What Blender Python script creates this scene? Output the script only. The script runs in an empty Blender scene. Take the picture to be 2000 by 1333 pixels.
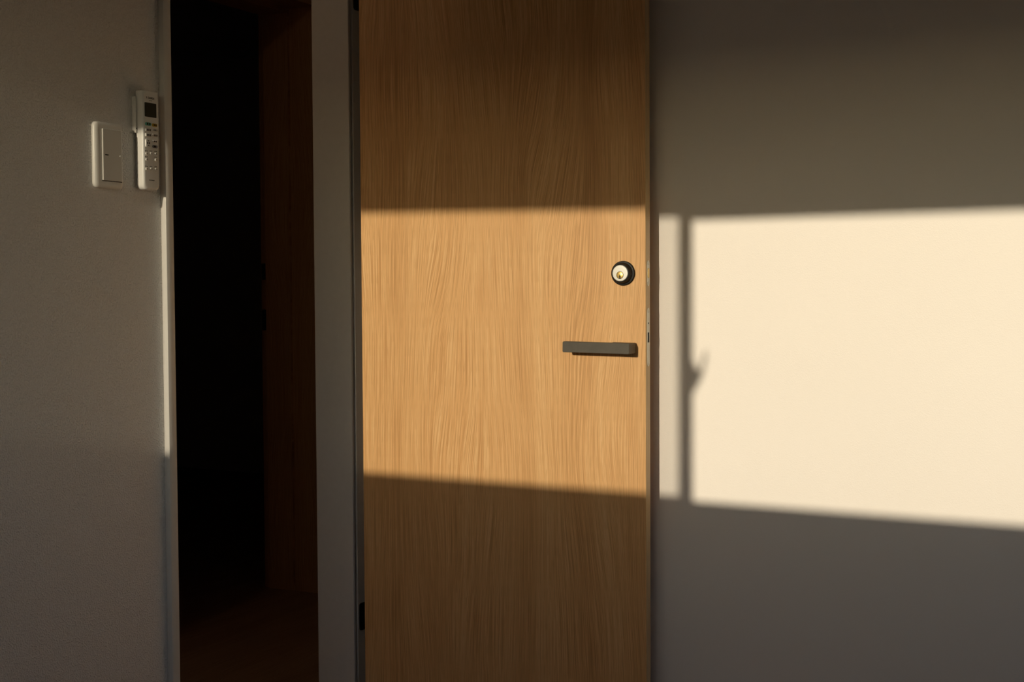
import bpy, bmesh, math, random
from mathutils import Vector, Matrix

# ------------------------------------------------------------------ scene, camera, light
scene = bpy.context.scene
COL = scene.collection
CAM_H = 1.05                      # camera height above the floor
CX = 1.8355                       # camera distance from the left wall
F_PX, YAW, PITCH, ROLL = 2609.74, 28.9412, 2.0855, -0.3239

cd = bpy.data.cameras.new('camera')
cam = bpy.data.objects.new('camera', cd)
COL.objects.link(cam)
yw, pt, rl = (math.radians(a) for a in (YAW, PITCH, ROLL))
fw = Vector((-math.sin(yw) * math.cos(pt), math.cos(yw) * math.cos(pt), -math.sin(pt)))
rt = Vector((math.cos(yw), math.sin(yw), 0))
up = rt.cross(fw)
r2 = rt * math.cos(rl) + up * math.sin(rl)
u2 = -rt * math.sin(rl) + up * math.cos(rl)
cam.matrix_world = Matrix(((r2.x, u2.x, -fw.x, CX), (r2.y, u2.y, -fw.y, 0.0),
                           (r2.z, u2.z, -fw.z, CAM_H), (0, 0, 0, 1)))
cd.sensor_fit = 'HORIZONTAL'
cd.sensor_width = 36.0
cd.lens = F_PX * 36.0 / 2000.0
cd.clip_start = 0.02
scene.camera = cam

SUN = Vector((-0.0260, 1.0, -0.1772)).normalized()      # direction the sunlight travels
world = bpy.data.worlds.new('sky')
scene.world = world
world.use_nodes = True
wn = world.node_tree
wn.nodes.clear()
sky = wn.nodes.new('ShaderNodeTexSky')
sky.sky_type = 'NISHITA'
sky.sun_disc = False
sky.sun_elevation = math.asin(-SUN.z)
sky.sun_rotation = math.pi - 0.0260
sky.air_density = 1.0
sky.dust_density = 0.6
sky.ozone_density = 1.4
bg = wn.nodes.new('ShaderNodeBackground')
bg.inputs['Strength'].default_value = 0.29
wo = wn.nodes.new('ShaderNodeOutputWorld')
wn.links.new(sky.outputs[0], bg.inputs[0])
wn.links.new(bg.outputs[0], wo.inputs[0])

sd = bpy.data.lights.new('sun', 'SUN')
sd.energy = 3.70
sd.color = (1.0, 0.858, 0.632)
sd.angle = math.radians(0.53)
sun = bpy.data.objects.new('sun', sd)
COL.objects.link(sun)
sun.rotation_euler = SUN.to_track_quat('-Z', 'Y').to_euler()
sun.location = (0.9, -3.0, 2.4)

scene.view_settings.view_transform = 'Standard'
scene.view_settings.look = 'None'
scene.view_settings.gamma = 1.0
scene.view_settings.use_curve_mapping = False
scene.view_settings.exposure = 0.0

# ------------------------------------------------------------------ materials
class NT:
    """small wrapper for building node trees"""
    def __init__(self, name):
        self.m = bpy.data.materials.new(name)
        self.m.use_nodes = True
        self.t = self.m.node_tree
        self.b = self.t.nodes['Principled BSDF']
        self.out = self.t.nodes['Material Output']

    def n(self, kind, **kw):
        nd = self.t.nodes.new(kind)
        for k, v in kw.items():
            setattr(nd, k, v)
        return nd

    def l(self, a, b):
        self.t.links.new(a, b)

    def coord(self, scale=(1, 1, 1)):
        tc = self.n('ShaderNodeTexCoord')
        mp = self.n('ShaderNodeMapping')
        mp.inputs['Scale'].default_value = scale
        self.l(tc.outputs['Object'], mp.inputs['Vector'])
        return mp.outputs['Vector']

    def noise(self, vec, scale=1.0, detail=2.0, rough=0.5):
        nd = self.n('ShaderNodeTexNoise')
        nd.inputs['Scale'].default_value = scale
        nd.inputs['Detail'].default_value = detail
        nd.inputs['Roughness'].default_value = rough
        self.l(vec, nd.inputs['Vector'])
        return nd.outputs['Fac']

    def math(self, op, a, b=None):
        nd = self.n('ShaderNodeMath', operation=op)
        for i, v in enumerate((a, b)):
            if v is None:
                continue
            if isinstance(v, (int, float)):
                nd.inputs[i].default_value = v
            else:
                self.l(v, nd.inputs[i])
        return nd.outputs[0]

    def ramp(self, fac, stops):
        nd = self.n('ShaderNodeValToRGB')
        el = nd.color_ramp.elements
        while len(el) < len(stops):
            el.new(0.5)
        for e, (p, c) in zip(el, stops):
            e.position = p
            e.color = (*c, 1)
        self.l(fac, nd.inputs[0])
        return nd.outputs[0]

    def mix(self, fac, a, b, mode='MIX'):
        nd = self.n('ShaderNodeMix', data_type='RGBA', blend_type=mode)
        for sock, v in ((nd.inputs['Factor'], fac), (nd.inputs[6], a), (nd.inputs[7], b)):
            if isinstance(v, (int, float)):
                sock.default_value = v
            elif isinstance(v, tuple):
                sock.default_value = (*v, 1)
            else:
                self.l(v, sock)
        return nd.outputs[2]

    def bump(self, h, strength, dist):
        nd = self.n('ShaderNodeBump')
        nd.inputs['Strength'].default_value = strength
        nd.inputs['Distance'].default_value = dist
        self.l(h, nd.inputs['Height'])
        self.l(nd.outputs[0], self.b.inputs['Normal'])


def plain(name, col, rough=0.5, metal=0.0, spec=0.5, var=0.04, scale=60):
    """one colour with a faint procedural mottling"""
    k = NT(name)
    nz = k.noise(k.coord(), scale, 3)
    lo = tuple(c * (1 - var) for c in col)
    hi = tuple(min(1, c * (1 + var)) for c in col)
    k.l(k.ramp(nz, ((0.3, lo), (0.7, hi))), k.b.inputs['Base Color'])
    k.b.inputs['Roughness'].default_value = rough
    k.b.inputs['Metallic'].default_value = metal
    k.b.inputs['Specular IOR Level'].default_value = spec
    return k.m


def wallpaper(name, col, strength, dist):
    k = NT(name)
    v = k.coord()
    h = k.ramp(k.noise(v, 330, 1.0, 0.5), ((0.46, (0, 0, 0)), (0.70, (1, 1, 1))))
    big = k.noise(v, 3.0, 1)
    k.l(k.ramp(big, ((0.3, tuple(c * 0.985 for c in col)), (0.7, col))), k.b.inputs['Base Color'])
    k.b.inputs['Roughness'].default_value = 0.5
    k.b.inputs['Specular IOR Level'].default_value = 0.4
    k.bump(h, strength, dist)
    return k.m


def wood(name, dark, mid, light, sx=1.0, axis='XZ', rough=0.45, bump=0.12, swirl=1.0):
    """straight oak grain along z with slow waves and cathedral bends"""
    k = NT(name)
    tc = k.n('ShaderNodeTexCoord')
    sp = k.n('ShaderNodeSeparateXYZ')
    k.l(tc.outputs['Object'], sp.inputs[0])
    X = sp.outputs['XYZ'.index(axis[0])]
    Z = sp.outputs['XYZ'.index(axis[1])]

    def vec(x, fx, z, fz, off=0.0):
        c = k.n('ShaderNodeCombineXYZ')
        k.l(k.math('MULTIPLY', x, fx), c.inputs[0])
        k.l(k.math('MULTIPLY', z, fz), c.inputs[1])
        c.inputs[2].default_value = off
        return c.outputs[0]

    w1 = k.math('SUBTRACT', k.noise(vec(X, 5.0, Z, 1.1, 3.1), 1, 0), 0.5)
    w2 = k.math('SUBTRACT', k.noise(vec(X, 15.0, Z, 3.4, 8.7), 1, 0), 0.5)
    x1 = k.math('ADD', X, k.math('ADD', k.math('MULTIPLY', w1, 0.14 * swirl), k.math('MULTIPLY', w2, 0.022 * swirl)))
    broad = k.noise(vec(x1, 14 * sx, Z, 0.15, 1.0), 1, 1)
    med = k.noise(vec(x1, 250 * sx, Z, 0.9, 2.0), 1, 1, 0.6)
    fine = k.noise(vec(x1, 780 * sx, Z, 5.0, 4.0), 1, 1, 0.65)
    pore = k.noise(vec(x1, 800 * sx, Z, 30.0, 6.0), 1, 0)
    s = k.math('ADD', k.math('MULTIPLY', broad, 0.20), k.math('MULTIPLY', med, 0.17))
    s = k.math('ADD', s, k.math('MULTIPLY', fine, 0.63))
    base = k.ramp(s, ((0.37, dark), (0.5, mid), (0.62, light)))
    pf = k.ramp(pore, ((0.36, (1, 1, 1)), (0.46, (0, 0, 0))))
    col = k.mix(k.math('MULTIPLY', pf, 0.30), base, dark)
    hue = k.noise(vec(x1, 3.5, Z, 0.8, 11.0), 1, 0)
    col = k.mix(k.math('MULTIPLY', hue, 0.25), col, (mid[0] * 1.05, mid[1] * 0.88, mid[2] * 0.78))
    k.l(col, k.b.inputs['Base Color'])
    k.b.inputs['Roughness'].default_value = rough
    k.b.inputs['Specular IOR Level'].default_value = 0.35
    k.bump(fine, bump, 0.0006)
    return k.m


WALL = (0.86, 0.812, 0.775)
M = {}
M['wall'] = wallpaper('wallpaper_embossed', WALL, 1.0, 0.0014)
M['wall_smooth'] = wallpaper('wallpaper_fine', WALL, 0.10, 0.0006)
M['ceiling'] = wallpaper('ceiling_paper', (0.78, 0.77, 0.74), 0.2, 0.001)
M['trim'] = plain('white_trim_film', (0.68, 0.655, 0.62), 0.42, 0, 0.4, 0.02)
M['floor'] = wood('floor_boards', (0.22, 0.115, 0.06), (0.33, 0.19, 0.105), (0.42, 0.26, 0.155), 1.0, 'XY', 0.4, 0.08)
M['oak'] = wood('oak_veneer', (0.550, 0.288, 0.104), (0.795, 0.455, 0.188), (0.90, 0.595, 0.290))
M['oak_edge'] = wood('oak_edge_band', (0.56, 0.36, 0.17), (0.68, 0.47, 0.24), (0.75, 0.54, 0.29), 1.0, 'YZ')
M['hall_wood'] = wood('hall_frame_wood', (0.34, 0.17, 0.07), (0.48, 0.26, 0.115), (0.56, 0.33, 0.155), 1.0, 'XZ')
M['black'] = plain('black_satin_metal', (0.010, 0.009, 0.008), 0.5, 0.0, 0.25)
M['bronze'] = plain('dark_bronze_paint', (0.088, 0.076, 0.060), 0.5, 0.0, 0.35, 0.10, 40)
M['steel'] = plain('brushed_steel', (0.76, 0.71, 0.60), 0.45, 0.35, 0.5, 0.03, 200)
M['nickel'] = plain('nickel_face', (0.70, 0.69, 0.65), 0.45, 0.3, 0.5, 0.03, 300)
M['brass'] = plain('brass_plug', (0.80, 0.55, 0.18), 0.35, 0.55, 0.5, 0.04, 300)
M['dark'] = plain('dark_recess', (0.012, 0.009, 0.007), 0.7, 0, 0.2)
M['plastic'] = plain('white_plastic', (0.80, 0.77, 0.72), 0.32, 0, 0.5, 0.01)
M['plastic_cool'] = plain('remote_white_plastic', (0.80, 0.785, 0.755), 0.30, 0, 0.5, 0.01)
M['rocker'] = plain('rocker_pale_plastic', (0.70, 0.67, 0.62), 0.35, 0, 0.5, 0.01)
M['button'] = plain('button_rubber', (0.76, 0.73, 0.69), 0.33, 0, 0.5, 0.01)
M['teal'] = plain('teal_button', (0.10, 0.42, 0.33), 0.35, 0, 0.5, 0.02)
M['yellow'] = plain('yellow_button', (0.62, 0.42, 0.03), 0.35, 0, 0.5, 0.02)
M['blue_grey'] = plain('blue_grey_button', (0.22, 0.23, 0.28), 0.35, 0, 0.5, 0.02)
M['lcd'] = plain('lcd_glass', (0.030, 0.032, 0.024), 0.25, 0, 0.4, 0.05)
M['ink'] = plain('dark_ink', (0.03, 0.022, 0.018), 0.6, 0, 0.2)
M['green_dot'] = plain('pale_dot', (0.85, 0.85, 0.80), 0.3, 0, 0.6)
M['block'] = plain('concrete_block', (0.34, 0.33, 0.31), 0.9, 0, 0.2, 0.12, 30)
M['earth'] = plain('garden_earth', (0.13, 0.10, 0.07), 0.95, 0, 0.1, 0.2, 8)
M['render'] = plain('house_render', (0.45, 0.43, 0.40), 0.9, 0, 0.2, 0.05, 4)
M['roof'] = plain('roof_tile', (0.07, 0.07, 0.075), 0.6, 0, 0.3, 0.15, 6)
M['alu'] = plain('window_aluminium', (0.10, 0.095, 0.09), 0.45, 0.2, 0.5)


def glass_mat(name, tint, refl):
    k = NT(name)
    k.t.nodes.remove(k.b)
    tr = k.n('ShaderNodeBsdfTransparent')
    tr.inputs[0].default_value = (*tint, 1)
    gl = k.n('ShaderNodeBsdfGlossy')
    gl.inputs['Roughness'].default_value = 0.02
    mx = k.n('ShaderNodeMixShader')
    mx.inputs[0].default_value = refl
    k.l(tr.outputs[0], mx.inputs[1])
    k.l(gl.outputs[0], mx.inputs[2])
    k.l(mx.outputs[0], k.out.inputs['Surface'])
    return k.m


M['glass'] = glass_mat('window_glass', (0.95, 0.955, 0.95), 0.05)


def screen_mat():
    """fine woven mesh, seen as an even veil"""
    k = NT('insect_mesh')
    k.t.nodes.remove(k.b)
    tr = k.n('ShaderNodeBsdfTransparent')
    df = k.n('ShaderNodeBsdfDiffuse')
    df.inputs[0].default_value = (0.05, 0.05, 0.05, 1)
    mx = k.n('ShaderNodeMixShader')
    mx.inputs[0].default_value = 0.17
    k.l(tr.outputs[0], mx.inputs[1])
    k.l(df.outputs[0], mx.inputs[2])
    k.l(mx.outputs[0], k.out.inputs['Surface'])
    return k.m


M['screen'] = screen_mat()

# ------------------------------------------------------------------ mesh helpers
def box(bm, x0, x1, y0, y1, z0, z1):
    vs = [bm.verts.new((x, y, z)) for x in (x0, x1) for y in (y0, y1) for z in (z0, z1)]
    for a in ((0, 1, 3, 2), (4, 6, 7, 5), (0, 4, 5, 1), (2, 3, 7, 6), (0, 2, 6, 4), (1, 5, 7, 3)):
        bm.faces.new([vs[i] for i in a])


def boxes(*bs):
    bm = bmesh.new()
    for b in bs:
        box(bm, *b)
    return bm


def bevel(bm, w, seg=2, flt=None):
    bmesh.ops.recalc_face_normals(bm, faces=bm.faces)
    ed = [e for e in bm.edges if len(e.link_faces) == 2 and e.calc_face_angle() > 0.5 and (flt is None or flt(e))]
    bmesh.ops.bevel(bm, geom=ed, offset=w, segments=seg, profile=0.5, affect='EDGES', clamp_overlap=True)
    return bm


def rrect(u0, u1, v0, v1, r, seg=6):
    """outline of a rounded rectangle"""
    pts = []
    for cx, cy, a0 in ((u1 - r, v1 - r, 0), (u0 + r, v1 - r, 90), (u0 + r, v0 + r, 180), (u1 - r, v0 + r, 270)):
        for i in range(seg + 1):
            a = math.radians(a0 + 90 * i / seg)
            pts.append((cx + r * math.cos(a), cy + r * math.sin(a)))
    return pts


def prism(bm, pts, d0, d1, mp):
    """extrude outline pts (u, v) from depth d0 to d1; mp(u, v, d) gives the point"""
    a = [bm.verts.new(mp(u, v, d0)) for u, v in pts]
    b = [bm.verts.new(mp(u, v, d1)) for u, v in pts]
    n = len(pts)
    bm.faces.new(a)
    bm.faces.new(b)
    for i in range(n):
        bm.faces.new((a[i], a[(i + 1) % n], b[(i + 1) % n], b[i]))
    return bm


def loft(bm, rings, mp):
    """rings: list of (outline, depth), same point count, capped at both ends"""
    vs = [[bm.verts.new(mp(u, v, d)) for u, v in pts] for pts, d in rings]
    n = len(vs[0])
    for a, b in zip(vs, vs[1:]):
        for i in range(n):
            bm.faces.new((a[i], a[(i + 1) % n], b[(i + 1) % n], b[i]))
    bm.faces.new(vs[0])
    bm.faces.new(vs[-1])
    return bm


def lathe(bm, prof, cu, cv, mp, seg=48):
    """prof: (radius, depth) list around the axis through (cu, cv)"""
    rings = []
    for r, d in prof:
        rings.append(([(cu + r * math.cos(2 * math.pi * i / seg), cv + r * math.sin(2 * math.pi * i / seg))
                       for i in range(seg)], d))
    return loft(bm, rings, mp)


def obj(name, bm, mat, parent=None, smooth=False, **props):
    bmesh.ops.recalc_face_normals(bm, faces=bm.faces)
    me = bpy.data.meshes.new(name)
    bm.to_mesh(me)
    bm.free()
    me.materials.append(M[mat] if isinstance(mat, str) else mat)
    o = bpy.data.objects.new(name, me)
    COL.objects.link(o)
    if smooth:
        for p in me.polygons:
            p.use_smooth = True
        me.set_sharp_from_angle(angle=math.radians(35))
    if parent:
        o.parent = parent
    for k, v in props.items():
        o[k] = v
    return o


def empty(name, loc=(0, 0, 0), rz=0.0, **props):
    o = bpy.data.objects.new(name, None)
    COL.objects.link(o)
    o.location = loc
    o.rotation_euler = (0, 0, rz)
    o.empty_display_size = 0.05
    for k, v in props.items():
        o[k] = v
    return o


def struct(name, bm, mat, label, cat, smooth=False):
    return obj(name, bm, mat, None, smooth, kind='structure', label=label, category=cat)


def text_mesh(name, body, size, mat, parent, mp, align='CENTER', stretch=1.0):
    """flat lettering; mp(u, v) maps the text plane to a point"""
    cu = bpy.data.curves.new(name, 'FONT')
    cu.body = body
    cu.size = size
    cu.align_x = align
    cu.align_y = 'CENTER'
    cu.offset = size * 0.03
    tmp = bpy.data.objects.new(name, cu)
    COL.objects.link(tmp)
    dg = bpy.context.evaluated_depsgraph_get()
    me = bpy.data.meshes.new_from_object(tmp.evaluated_get(dg))
    bpy.data.objects.remove(tmp)
    for v in me.vertices:
        v.co = mp(v.co.x * stretch, v.co.y)
    me.materials.clear()
    me.materials.append(M[mat])
    o = bpy.data.objects.new(name, me)
    COL.objects.link(o)
    o.parent = parent
    return o


# ------------------------------------------------------------------ main dimensions (metres)
H = CAM_H
Y2 = 2.6882                  # wall behind the open door
YB = -0.40                   # inner face of the window wall
XR = 2.75                    # far side wall
CEIL = 2.42
WT = 0.1115                  # thickness of the wall with the doorway
O0, O1 = 1.948, 2.5525       # doorway, clear width along y
OH = 2.03                    # doorway head height
HX = -1.00                   # hallway side face of the opposite wall
HB = -1.245                  # its back face
P0, P1 = 2.90, 3.732         # opposite doorway along y

# ------------------------------------------------------------------ shell
struct('floor', boxes((-4.2, XR + .1, -.6, 6.2, -.08, 0)), 'floor',
       'reddish brown wooden floor running through the doorway', 'floor')
struct('ceiling', boxes((-4.2, XR + .1, -.6, 6.2, CEIL, CEIL + .08)), 'ceiling',
       'flat white papered ceiling', 'ceiling')
G0, G1 = O1 + 0.0145, O1 + 0.0600          # strip of the frame past the groove
struct('wall_left', boxes((-WT, 0, YB - .16, O0 - .020, 0, CEIL),
                          (-WT, 0, O0 - .020, G1, OH + .02, CEIL),
                          (-WT, 0, G1, Y2 + .12, 0, CEIL)), 'wall',
       'white embossed wallpaper wall with the switch and remote', 'wall')
struct('wall_right', boxes((0, XR, Y2, Y2 + .12, 0, CEIL)), 'wall_smooth',
       'smooth off-white wall behind the open door with sunlit patch', 'wall')
V0, V1, VZ0, VZ1 = 0.70, 1.90, 0.85, 1.70          # opening for the added side window
struct('wall_side', boxes((XR, XR + .12, YB - .16, V0, 0, CEIL), (XR, XR + .12, V1, Y2 + .12, 0, CEIL),
                          (XR, XR + .12, V0, V1, 0, VZ0), (XR, XR + .12, V0, V1, VZ1, CEIL)), 'wall_smooth',
       'plain off-white side wall facing the doorway wall', 'wall')
# window wall with its opening
WX0, WX1, WZ0, WZ1 = 0.004, 1.705, 1.105, 1.817
struct('wall_back', boxes((0, WX0, YB - .16, YB, 0, CEIL), (WX1, XR, YB - .16, YB, 0, CEIL),
                          (WX0, WX1, YB - .16, YB, 0, WZ0), (WX0, WX1, YB - .16, YB, WZ1, CEIL)), 'wall_smooth',
       'off-white wall holding the sliding window', 'wall')
# ground outside, and an unseen block wall added to cut off low sky
struct('floor_garden', boxes((-30, 40, -60, 30, -.36, -.30)), 'earth', 'bare ground outside the window', 'ground')
gw = empty('wall_added_outside', (0, -4.0, -.3), 0, kind='structure', label='unseen grey concrete block wall added outside the window to cut off low sky', category='added wall')
block = bevel(boxes((.004, .396, -.06, .06, .004, .1935)), .003, 1)
first = obj('block', block, 'block', gw)
for r in range(10):
    for c in range(-9, 14):
        b = first if (r, c) == (0, -9) else first.copy()
        if b is not first:
            COL.objects.link(b)
        b.location = (c * .4 + (.2 if r % 2 else 0), 0, r * .1975)
        b.parent = gw
obj('mortar', boxes((-3.6, 5.6, -.054, .054, 0, 1.972)), 'block', gw)
# unseen low houses, added to block the bright sky near the horizon
def house():
    e = empty('added_house', (0, -31, -.3), 0, label='unseen low house with a dark gable roof, added to block horizon sky',
              category='house', group='unseen houses added across the street')
    w = obj('wall', boxes((-6.4, 6.4, -7, 0, 0, 2.7)), 'render', e)
    obj('roof', prism(bmesh.new(), [(-7.6, 2.55), (.6, 2.55), (-3.5, 4.2)], -6.8, 6.8, lambda u, v, d: (d, u, v)), 'roof', e)
    for x in (-4.2, -.8, 3.0):
        wd = obj('window', boxes((x, x + 1.6, .0, .04, .9, 2.1)), 'alu', e)
        obj('pane', boxes((x + .06, x + 1.54, .04, .045, .96, 2.04)), 'dark', wd)
    return e


def copy_tree(o, parent=None):
    c = o.copy()
    COL.objects.link(c)
    c.parent = parent
    for ch in o.children:
        copy_tree(ch, c)
    return c


hs = house()
for i, x in enumerate((-14.2, 0.2, 14.6)):
    h_ = hs if i == 0 else copy_tree(hs)
    h_.location = (x, -31, -.3)
    h_['label'] = ('cream', 'pale grey', 'brown')[i] + ' rendered house with a dark gable roof, unseen, added to block horizon sky'
    h_.children[0].data = h_.children[0].data.copy()
    h_.children[0].data.materials[0] = plain('house_render_%d' % i, ((.5, .46, .38), (.45, .45, .45), (.3, .22, .16))[i], 0.9, 0, 0.2, 0.05, 4)
# hallway and the dark room across it
struct('wall_hallway', boxes((HB + .01, HX, .4, P0 - .02, 0, CEIL), (HB + .01, HX, P0 - .02, P1 + .03, OH + .03, CEIL),
                             (HB + .01, HX, P1 + .03, 6.1, 0, CEIL)), 'wall_smooth',
       'hallway wall with the dark doorway across from the room', 'wall')
struct('wall_hallway_end', boxes((HX, -WT, 4.6, 4.7, 0, CEIL)), 'wall_smooth', 'end wall closing the dark hallway past the oak door', 'wall')
struct('wall_hallway_start', boxes((HX, -WT, .3, .4, 0, CEIL)), 'wall_smooth', 'end wall closing the dark hallway near the light switch side', 'wall')
struct('wall_hallway_inner', boxes((-WT, 0, Y2 + .12, 4.7, 0, CEIL)), 'wall_smooth', 'hallway wall continuing past the room corner', 'wall')
struct('wall_far', boxes((-4.2, -4.1, .4, 6.2, 0, CEIL)), 'wall_smooth', 'far wall of the unlit room across the hallway', 'wall')
struct('wall_far_left', boxes((-4.1, HB + .01, .3, .4, 0, CEIL)), 'wall_smooth', 'near side wall of the unlit room across the hallway', 'wall')
struct('wall_far_right', boxes((-4.1, HX, 6.1, 6.2, 0, CEIL)), 'wall_smooth', 'deep side wall of the unlit room across the hallway', 'wall')
bb = bevel(boxes((0, .008, YB, O0 - .022, 0, .06)), .002, 1)
struct('baseboard_left', bb, 'trim', 'low white baseboard under the light switch wall', 'baseboard')
bb = bevel(boxes((.0, XR, Y2 - .008, Y2, 0, .06)), .002, 1)
struct('baseboard_right', bb, 'trim', 'low white baseboard under the sunlit wall', 'baseboard')

# ------------------------------------------------------------------ doorway trim
bm = bevel(boxes((0, .0135, O0 - .0205, O0, 0, OH + .02)), .0012, 2)
struct('trim_1', bm, 'trim', 'narrow white casing strip beside the remote control, sunlit along its edge', 'door casing', True)
bm = bevel(boxes((-WT, 0.0005, O0 - .020, O0 - .0005, 0, OH)), .001, 1)
struct('trim_2', bm, 'trim', 'white jamb lining on the latch side of the doorway', 'door jamb')
fr = empty('trim_3', (0, 0, 0), 0, kind='structure', label='pale grey jamb lining on the hinge side of the doorway', category='door jamb')
obj('jamb_board', bevel(boxes((-WT, -.006, O1, O1 + .0075, 0, OH)), .0008, 1), 'trim', fr)
obj('groove_back', boxes((-WT, -.018, O1 + .0075, G0, 0, OH)), 'trim', fr)
obj('casing_strip', bevel(boxes((-WT, -.004, G0, G1, 0, OH + .02)), .0006, 1), 'trim', fr)
bm = boxes((-WT, 0.0005, O0 - .02, G1, OH, OH + .02))
struct('trim_4', bm, 'trim', 'white head lining over the doorway', 'door jamb')

# wooden frame of the doorway across the hallway
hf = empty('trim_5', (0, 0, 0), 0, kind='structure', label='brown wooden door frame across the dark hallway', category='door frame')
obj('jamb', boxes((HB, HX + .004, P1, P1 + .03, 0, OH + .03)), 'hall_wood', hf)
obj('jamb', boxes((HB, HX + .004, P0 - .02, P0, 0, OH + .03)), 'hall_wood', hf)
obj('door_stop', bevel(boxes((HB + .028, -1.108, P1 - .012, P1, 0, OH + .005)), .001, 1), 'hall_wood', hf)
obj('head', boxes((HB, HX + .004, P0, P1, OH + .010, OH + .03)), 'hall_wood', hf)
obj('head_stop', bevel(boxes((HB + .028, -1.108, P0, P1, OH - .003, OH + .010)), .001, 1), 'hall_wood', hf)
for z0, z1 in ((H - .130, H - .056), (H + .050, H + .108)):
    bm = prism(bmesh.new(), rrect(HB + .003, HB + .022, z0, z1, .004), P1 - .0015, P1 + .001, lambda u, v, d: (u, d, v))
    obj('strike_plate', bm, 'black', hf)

# ------------------------------------------------------------------ window behind the camera
win = empty('window_1', (0.8557, -.45, WZ0), 0, kind='structure',
            label='two-pane sliding window in a dark aluminium frame', category='window')


def wpart(name, bm, mat, smooth=False):
    o = obj(name, bm, mat, None, smooth)
    o.parent = win
    o.matrix_parent_inverse = Matrix.Translation((-0.8557, .45, -WZ0))
    return o


GZ0, GZ1 = 1.1586, 1.763
wpart('frame', boxes((WX0, WX0 + .012, -.53, -.41, WZ0, WZ1), (WX1 - .012, WX1, -.53, -.41, WZ0, WZ1),
                     (WX0 + .012, WX1 - .012, -.53, -.41, WZ0, WZ0 + .012),
                     (WX0 + .012, WX1 - .012, -.53, -.41, WZ1 - .012, WZ1)), 'alu')
for yy, xa, xb, ga, gb in ((-.43, .017, .8718, .056, .8393), (-.478, .8405, 1.692, .8730, 1.652)):
    wpart('stile', boxes((xa, ga, yy - .012, yy + .012, WZ0 + .014, WZ1 - .014)), 'alu')
    wpart('stile', boxes((gb, xb, yy - .012, yy + .012, WZ0 + .014, WZ1 - .014)), 'alu')
    wpart('rail', boxes((ga, gb, yy - .012, yy + .012, WZ0 + .014, GZ0)), 'alu')
    wpart('rail', boxes((ga, gb, yy - .012, yy + .012, GZ1, WZ1 - .014)), 'alu')
    wpart('pane', boxes((ga, gb, yy - .002, yy + .002, GZ0, GZ1)), 'glass')
wpart('insect_screen', boxes((.020, .870, -.5105, -.510, WZ0 + .014, WZ1 - .014)), 'screen')
zc = H + .372
cres = [(0.8618, zc + .030), (0.8738, zc + .027), (0.8788, zc + .014), (0.8858, zc + .006), (0.8908, zc + .020),
        (0.8963, zc + .044), (0.9018, zc + .052), (0.9028, zc + .040), (0.8978, zc + .014), (0.8923, zc - .006),
        (0.8838, zc - .022), (0.8738, zc - .040), (0.8618, zc - .046)]
wpart('crescent_lock', bevel(prism(bmesh.new(), cres, -.418, -.404, lambda u, v, d: (u, d, v)), .001, 1), 'black')

sw2 = empty('window_side_added', (XR + .06, (V0 + V1) / 2, VZ0), 0, kind='structure',  # unseen window, added so sky light brightens the left wall
            label='unseen wide two-pane window added in the side wall to light the switch wall', category='window')
for nm, mt, bxs in (('frame', 'alu', ((.00, .08, V0, V0 + .015, VZ0, VZ1), (.00, .08, V1 - .015, V1, VZ0, VZ1),
                                      (.00, .08, V0 + .015, V1 - .015, VZ0, VZ0 + .015), (.00, .08, V0 + .015, V1 - .015, VZ1 - .015, VZ1))),):
    o = obj(nm, boxes(*[(XR + .02 + a, XR + .02 + b, *r) for a, b, *r in bxs]), mt, sw2)
    o.matrix_parent_inverse = Matrix.Translation((-XR - .06, -(V0 + V1) / 2, -VZ0))
for xx, ya, yb in ((.045, V0 + .015, 1.315), (.075, 1.285, V1 - .015)):
    for nm, mt, r in (('stile', 'alu', (.010, ya, ya + .035, VZ0 + .016, VZ1 - .016)), ('stile', 'alu', (.010, yb - .035, yb, VZ0 + .016, VZ1 - .016)),
                      ('rail', 'alu', (.010, ya + .035, yb - .035, VZ0 + .016, VZ0 + .055)), ('rail', 'alu', (.010, ya + .035, yb - .035, VZ1 - .055, VZ1 - .016)),
                      ('pane', 'glass', (.002, ya + .035, yb - .035, VZ0 + .055, VZ1 - .055))):
        o = obj(nm, boxes((XR + xx - r[0], XR + xx + r[0], *r[1:])), mt, sw2)
        o.matrix_parent_inverse = Matrix.Translation((-XR - .06, -(V0 + V1) / 2, -VZ0))

# ------------------------------------------------------------------ the open oak door
TH = math.radians(5.6352)
DW, DT = 0.6872, 0.0305
door = empty('door_1', (0.0321, 2.5423, 0), TH, kind='structure',
             label='open light oak door with black lever handle and keyed lock', category='door')
# local frame: x along the door from the hinges, -y towards the camera, z up; its visible face is y = 0
face = lambda u, v, d: (u, -d, v)                     # d = distance out of the face
edge = lambda u, v, d: (DW + d, u, v)                 # on the free edge, u = depth from the face


def dl(name, bm, mat, parent=None, smooth=False):
    return obj(name, bm, mat, parent or door, smooth)


bm = bevel(boxes((0, DW, 0, DT, .010, 2.02)), .0012, 2)
leaf = dl('leaf', bm, 'oak')
leaf.data.materials.append(M['oak_edge'])
for p in leaf.data.polygons:
    if abs(p.normal.x) > 0.9:
        p.material_index = 1

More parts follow.
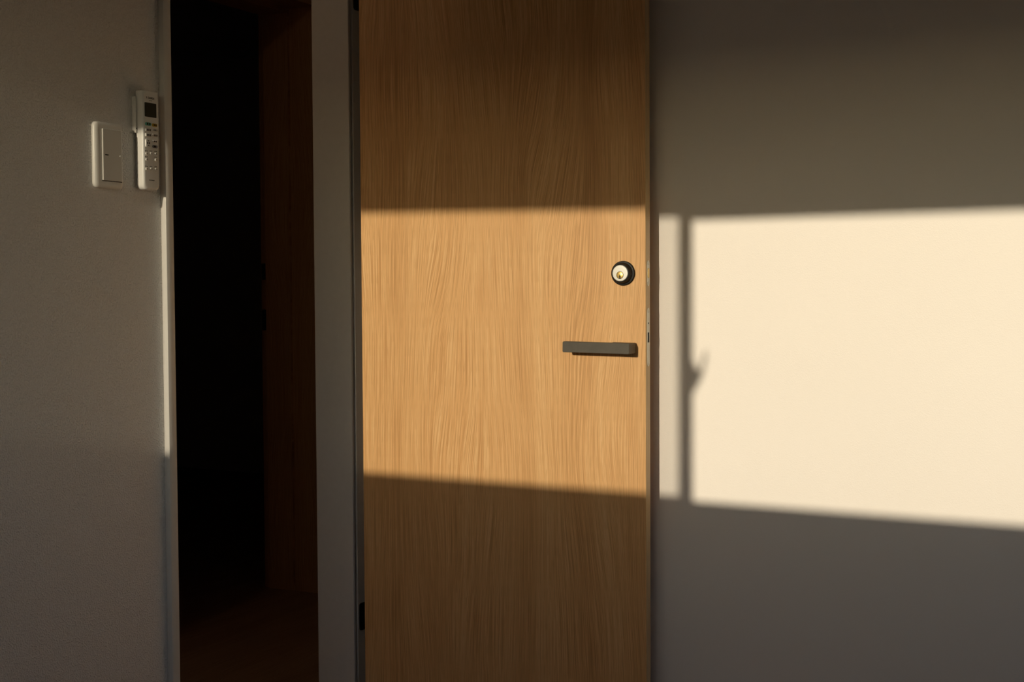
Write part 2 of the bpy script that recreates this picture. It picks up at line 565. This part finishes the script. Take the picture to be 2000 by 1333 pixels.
# deadbolt with key cylinder
LU, LV = 0.6379, H + 0.0393
lock = dl('deadbolt', lathe(bmesh.new(), ((.0262, 0), (.0262, .0040), (.0250, .0056), (.0222, .0060), (.0216, .0068),
                                          (.0198, .0205), (.0190, .0218), (.0175, .0222), (.0173, .0205)), LU, LV, face, 64), 'black', None, True)
obj('cylinder_face', lathe(bmesh.new(), ((.0172, .0205), (.0172, .0222), (.0163, .0229), (.0105, .0231)), LU, LV, face, 64), 'nickel', lock, True)
PU, PV = LU - .0002, LV - .0042
obj('plug_groove', lathe(bmesh.new(), ((.0080, .0225), (.0080, .02322)), PU, PV, face, 40), 'dark', lock)
obj('key_plug', lathe(bmesh.new(), ((.0073, .0225), (.0073, .02345), (.0068, .0237)), PU, PV, face, 40), 'brass', lock, True)
kw = [(-.0007, .0016), (.0007, .0016), (.0009, -.0012), (.0024, -.0022), (.0010, -.0032), (.0015, -.0072), (-.0013, -.0072),
      (-.0011, -.0034), (-.0024, -.0026), (-.0010, -.0012)]
obj('keyway', prism(bmesh.new(), [(PU + a, PV + b) for a, b in kw], .0230, .02385, face), 'dark', lock)
random.seed(4)
bm = bmesh.new()
for row, (v, n, u0) in enumerate(((.0098, 5, -.0058), (.0056, 3, -.0030))):
    for i in range(n):
        u = LU + u0 + i * .0023
        prism(bm, rrect(u, u + .0014, LV + v - .0008, LV + v + .0008, .0002, 1), .0228, .02335, face)
obj('stamped_mark', bm, 'nickel', lock)

# lever handle
LA = -.0188


def lever_map(u, v, d):
    # (u, v) measured from the neck axis, slight upward tilt of the free end
    c, s = math.cos(LA), math.sin(LA)
    return (0.6520 + u * c - v * s, -d, H - .1191 + u * s + v * c)


bm = prism(bmesh.new(), rrect(-.1345, .0148, -.0116, .0116, .0030, 5), .0365, .0505, lever_map)
bevel(bm, .0010, 2)
lever = dl('lever_handle', bm, 'bronze')
obj('neck', bevel(prism(bmesh.new(), rrect(-.0110, .0146, -.0112, .0112, .002, 4), .0060, .0370, lever_map), .0004, 1), 'bronze', lever)
obj('rosette', bevel(prism(bmesh.new(), rrect(-.0390, .0120, -.0105, .0109, .003, 4), .0, .0062, lever_map), .0006, 1), 'bronze', lever)

# face plates on the free edge
EC = .0165


def screw(parent, u, v, mp, r=.0032, d=.0012):
    s = obj('screw', lathe(bmesh.new(), ((r, 0), (r, d), (r * .6, d + .0005)), u, v, mp, 16), 'steel', parent, True)
    return s


fp = dl('deadbolt_faceplate', prism(bmesh.new(), rrect(EC - .0085, EC + .0085, H + .0115, H + .0665, .0084, 6), -.001, .0007, edge), 'steel')
obj('bolt', bevel(prism(bmesh.new(), rrect(EC - .0042, EC + .0042, H + .0285, H + .0500, .0041, 6), 0, .0018, edge), .0003, 1), 'brass', fp)
for v in (.0185, .0600):
    screw(fp, EC, H + v, edge)
lp = dl('latch_faceplate', prism(bmesh.new(), rrect(EC - .0085, EC + .0085, H - .1595, H - .0345, .0084, 6), -.001, .0007, edge), 'steel')
obj('latch_slot', prism(bmesh.new(), rrect(EC - .0044, EC + .0036, H - .1080, H - .0868, .0006, 2), 0, .0014, edge), 'dark', lp)
obj('set_screw', lathe(bmesh.new(), ((.0018, 0), (.0018, .0013)), EC, H - .0672, edge, 12), 'dark', lp)
for v in (-.0415, -.1525):
    screw(lp, EC, H + v, edge)

# hinges: the frame leaf sits on the casing strip, the door leaf wraps the back edge
inv = (Matrix.Translation((0.0321, 2.5423, 0)) @ Matrix.Rotation(TH, 4, 'Z')).inverted()


def hinge(z0, z1):
    mp = lambda u, v, d: tuple(inv @ Vector((d, u, v)))
    h = dl('hinge', bevel(prism(bmesh.new(), rrect(G0 + .0035, G1 - .002, z0, z1, .006, 5), -.0036, -.0006, mp), .0006, 1), 'black')
    obj('knuckle', lathe(bmesh.new(), ((.005, z0), (.005, z1)), G1 - .012, .0085, lambda u, v, d: tuple(inv @ Vector((v, u, d))), 20), 'black', h, True)
    obj('door_leaf', boxes((-.0022, 0.0, .004, DT + .004, z0 + .004, z1 + .004)), 'black', h)
    s = screw(h, G0 + .0115, (z0 + z1) / 2, lambda u, v, d: mp(u, v, d - .001), .0028, .0008)
    s.data.materials[0] = M['black']


hinge(H - .800, H - .7345)
hinge(H + .661, H + .729)

# ------------------------------------------------------------------ light switch
wl = lambda u, v, d: (d, u, v)          # on the left wall: u along y, v up, d out of the wall
sw = empty('light_switch', (0, 1.7893, H + .254), 0, label='white rocker light switch plate on the embossed wall', category='light switch')
sl = lambda u, v, d: (d, u, v)
rings = []
for ins, d in ((0.0, .0003), (0.0, .0046), (.0007, .0062), (.0030, .0080), (.0085, .0087), (.0128, .0083)):
    rings.append((rrect(-.035 + ins, .035 - ins, -.060 + ins, .060 - ins, max(.0095 - ins, .003), 6), d))
obj('plate', loft(bmesh.new(), rings, sl), 'plastic', sw, True)
rings = [(rrect(-.0172, .0290, -.0462, .0478, .0012, 3), .0070), (rrect(-.0172, .0290, -.0462, .0478, .0012, 3), .0098),
         (rrect(-.0164, .0282, -.0454, .0470, .0010, 3), .0104)]
rk = obj('rocker', loft(bmesh.new(), rings, sl), 'rocker', sw, False)
obj('indicator_bar', prism(bmesh.new(), rrect(-.0122, -.0040, -.0006, .0016, .0003, 2), .0103, .01065, sl), 'ink', rk)
obj('indicator_dot', lathe(bmesh.new(), ((.0012, .0100), (.0012, .0108), (.0007, .0114)), .0245, .0005, sl, 14), 'green_dot', rk, True)
obj('gap_line', boxes((.0080, .0088, -.0183, .0301, -.0474, -.0462)), 'dark', sw)

# ------------------------------------------------------------------ wall holder and air-conditioner remote
RY0, RY1, RZ0, RZ1 = 1.8600, 1.9015, H + .1965, H + .3815
holder = empty('remote_holder', (0, (RY0 + RY1) / 2, H + .335), 0,
               label='small white wall bracket behind the remote control', category='holder')
hc = (RY0 + RY1) / 2
hm = lambda u, v, d: (d, u - hc, v - (H + .335))
obj('back_plate', bevel(prism(bmesh.new(), rrect(RY0 - .0046, RY1 + .0025, H + .302, H + .371, .003, 4), .0003, .0042, hm), .0006, 1), 'plastic', holder)
obj('side_lip', bevel(prism(bmesh.new(), rrect(RY0 - .0046, RY0 - .0012, H + .302, H + .371, .0015, 3), .0042, .0095, hm), .0006, 1), 'plastic', holder)
obj('screw_hole', lathe(bmesh.new(), ((.0013, .0090), (.0013, .0100)), RY0 - .0030, H + .3105, hm, 14), 'ink', holder)

rem = empty('remote_control', (0, hc, RZ0), 0, label='white air-conditioner remote control hanging in its wall bracket', category='remote control')
rm = lambda u, v, d: (d, u - hc, v - RZ0)
FD = .0235                                # front face distance from the wall
# body: side profile tapers to the rounded lower end; lofted through its depth
rings = []
for ins, d in ((.0040, .0046), (.0010, .0054), (0.0, .0068), (0.0, .0130), (0.0, .0200), (.0007, .0218), (.0022, .0230), (.0034, FD - .0001), (.0048, FD)):
    lo = rrect(RY0 + ins, RY1 - ins * .6, RZ0 + ins, RZ1 - ins * .25, .0095, 7)
    hi = rrect(RY0 + ins, RY1 - ins * .6, RZ0 + ins, RZ1 - ins * .25, .0022, 7)
    rings.append((hi[:16] + lo[16:], d))
body = obj('body', loft(bmesh.new(), rings, rm), 'plastic_cool', rem, True)
U0, U1 = RY0 + .0047, RY1 - .0045
obj('screen', bevel(prism(bmesh.new(), rrect(1.8646, 1.8950, H + .3325, H + .3592, .0012, 3), FD - .0005, FD + .0006, rm), .0003, 1), 'lcd', rem)


def button(u0, u1, v0, v1, r, mat, hgt=.0016, marks=0):
    bm = bmesh.new()
    rings = [(rrect(u0, u1, v0, v1, r, 5), FD - .0006), (rrect(u0, u1, v0, v1, r, 5), FD + hgt * .55),
             (rrect(u0 + .0007, u1 - .0007, v0 + .0007, v1 - .0007, max(r - .0007, .0002), 5), FD + hgt)]
    b = obj('button', loft(bm, rings, rm), mat, rem, True)
    if marks:
        bm = bmesh.new()
        w = (u1 - u0 - .0036) / marks
        for i in range(marks):
            a = u0 + .0026 + i * w
            c = (v0 + v1) / 2
            hh = (v1 - v0) * .30
            box(bm, FD + hgt - .0001, FD + hgt + .00012, a - hc, a + w * .62 - hc, c - hh - RZ0, c + hh - RZ0)
        obj('print', bm, 'ink', b)
    return b


button(1.8652, 1.8800, H + .3160, H + .3222, .0028, 'teal', .0022, 2)
button(1.8832, 1.8958, H + .3155, H + .3216, .0026, 'yellow', .0018, 2)
button(1.8650, 1.8800, H + .3050, H + .3108, .0016, 'button', .0022, 3)
button(1.8830, 1.8968, H + .3062, H + .3118, .0016, 'button', .0018, 4)
button(1.8648, 1.8798, H + .2953, H + .3016, .0016, 'button', .0022, 3)
button(1.8830, 1.8968, H + .2962, H + .3022, .0016, 'button', .0018, 3)
big = button(1.8646, 1.8776, H + .2757, H + .2910, .0022, 'button', .0022, 0)
bm = bmesh.new()
cu, cv = 1.8715, H + .2833
for s in (-1, 1):
    prism(bm, [(cu - .0022, cv + s * .0034), (cu + .0022, cv + s * .0034), (cu, cv + s * .0058)], FD + .0021, FD + .00232, rm)
for a in (-.0036, .0008):
    prism(bm, rrect(cu + a, cu + a + .0026, cv - .0018, cv + .0018, .0003, 1), FD + .0021, FD + .00232, rm)
obj('print', bm, 'ink', big)
button(1.8832, 1.8955, H + .2855, H + .2903, .0020, 'button', .0018, 2)
button(1.8830, 1.8966, H + .2755, H + .2812, .0028, 'blue_grey', .0014, 1)
for u, v in ((1.8672, .2636), (1.8790, .2643), (1.8915, .2646), (1.8672, .2528), (1.8915, .2538),
             (1.8670, .2350), (1.8786, .2356), (1.8912, .2358)):
    b = button(u - .0026, u + .0026, H + v - .0026, H + v + .0026, .0025, 'button', .0018, 0)
    bm = bmesh.new()
    for dv, du, w in ((.0050, -.0030, .0018), (.0050, -.0006, .0012), (.0050, .0016, .0018)):
        prism(bm, rrect(u + du, u + du + w, H + v + dv - .0008, H + v + dv + .0008, .0002, 1), FD - .0001, FD + .00014, rm)
    prism(bm, rrect(u + .0003, u + .0016, H + v - .0011, H + v + .0011, .0003, 1), FD + .0017, FD + .00192, rm)
    obj('print', bm, 'ink', b)
# printed maker's name and model line, pale border mark over the buttons
text_mesh('maker_print', 'DAIKIN', .0052, 'ink', rem, lambda x, y: Vector((FD + .00022, 1.8818 + x - hc, H + .3680 + y - RZ0)), 'CENTER', .95)
bm = prism(bmesh.new(), [(1.8688, H + .3700), (1.8712, H + .3700), (1.8700, H + .3660)], FD - .0001, FD + .0002, rm)
obj('maker_emblem', bm, 'ink', rem)
bm = bmesh.new()
for i in range(4):
    a = 1.8765 + i * .0022
    prism(bm, rrect(a, a + .0015, H + .3628, H + .3640, .0002, 1), FD - .0001, FD + .00014, rm)
obj('model_print', bm, 'ink', rem)
bm = bmesh.new()
for i in range(6):
    a = 1.8735 + i * .0024
    prism(bm, rrect(a, a + .0018, H + .2140, H + .2154, .0002, 1), FD - .0001, FD + .00014, rm)
obj('bottom_print', bm, 'ink', rem)

# ------------------------------------------------------------------ unseen dim lamp added to brighten the hallway
k = NT('fill_bulb_glow')
k.b.inputs['Base Color'].default_value = (0.9, 0.8, 0.65, 1)
k.b.inputs['Emission Color'].default_value = (1.0, 0.72, 0.46, 1)
k.b.inputs['Emission Strength'].default_value = 34.0
M['bulb'] = k.m
lamp = empty('hall_fill_lamp', (-.55, 1.25, CEIL), 0, label='unseen small warm ceiling lamp added to brighten the hallway', category='lamp')
lm = lambda u, v, d: (u, v, d)
obj('canopy', lathe(bmesh.new(), ((.055, 0), (.055, -.012), (.030, -.022)), 0, 0, lm, 32), 'trim', lamp, True)
obj('socket', lathe(bmesh.new(), ((.018, -.022), (.018, -.055)), 0, 0, lm, 24), 'trim', lamp, True)
obj('bulb', lathe(bmesh.new(), ((.012, -.055), (.026, -.075), (.032, -.095), (.026, -.117), (.010, -.127)), 0, 0, lm, 24), 'bulb', lamp, True)
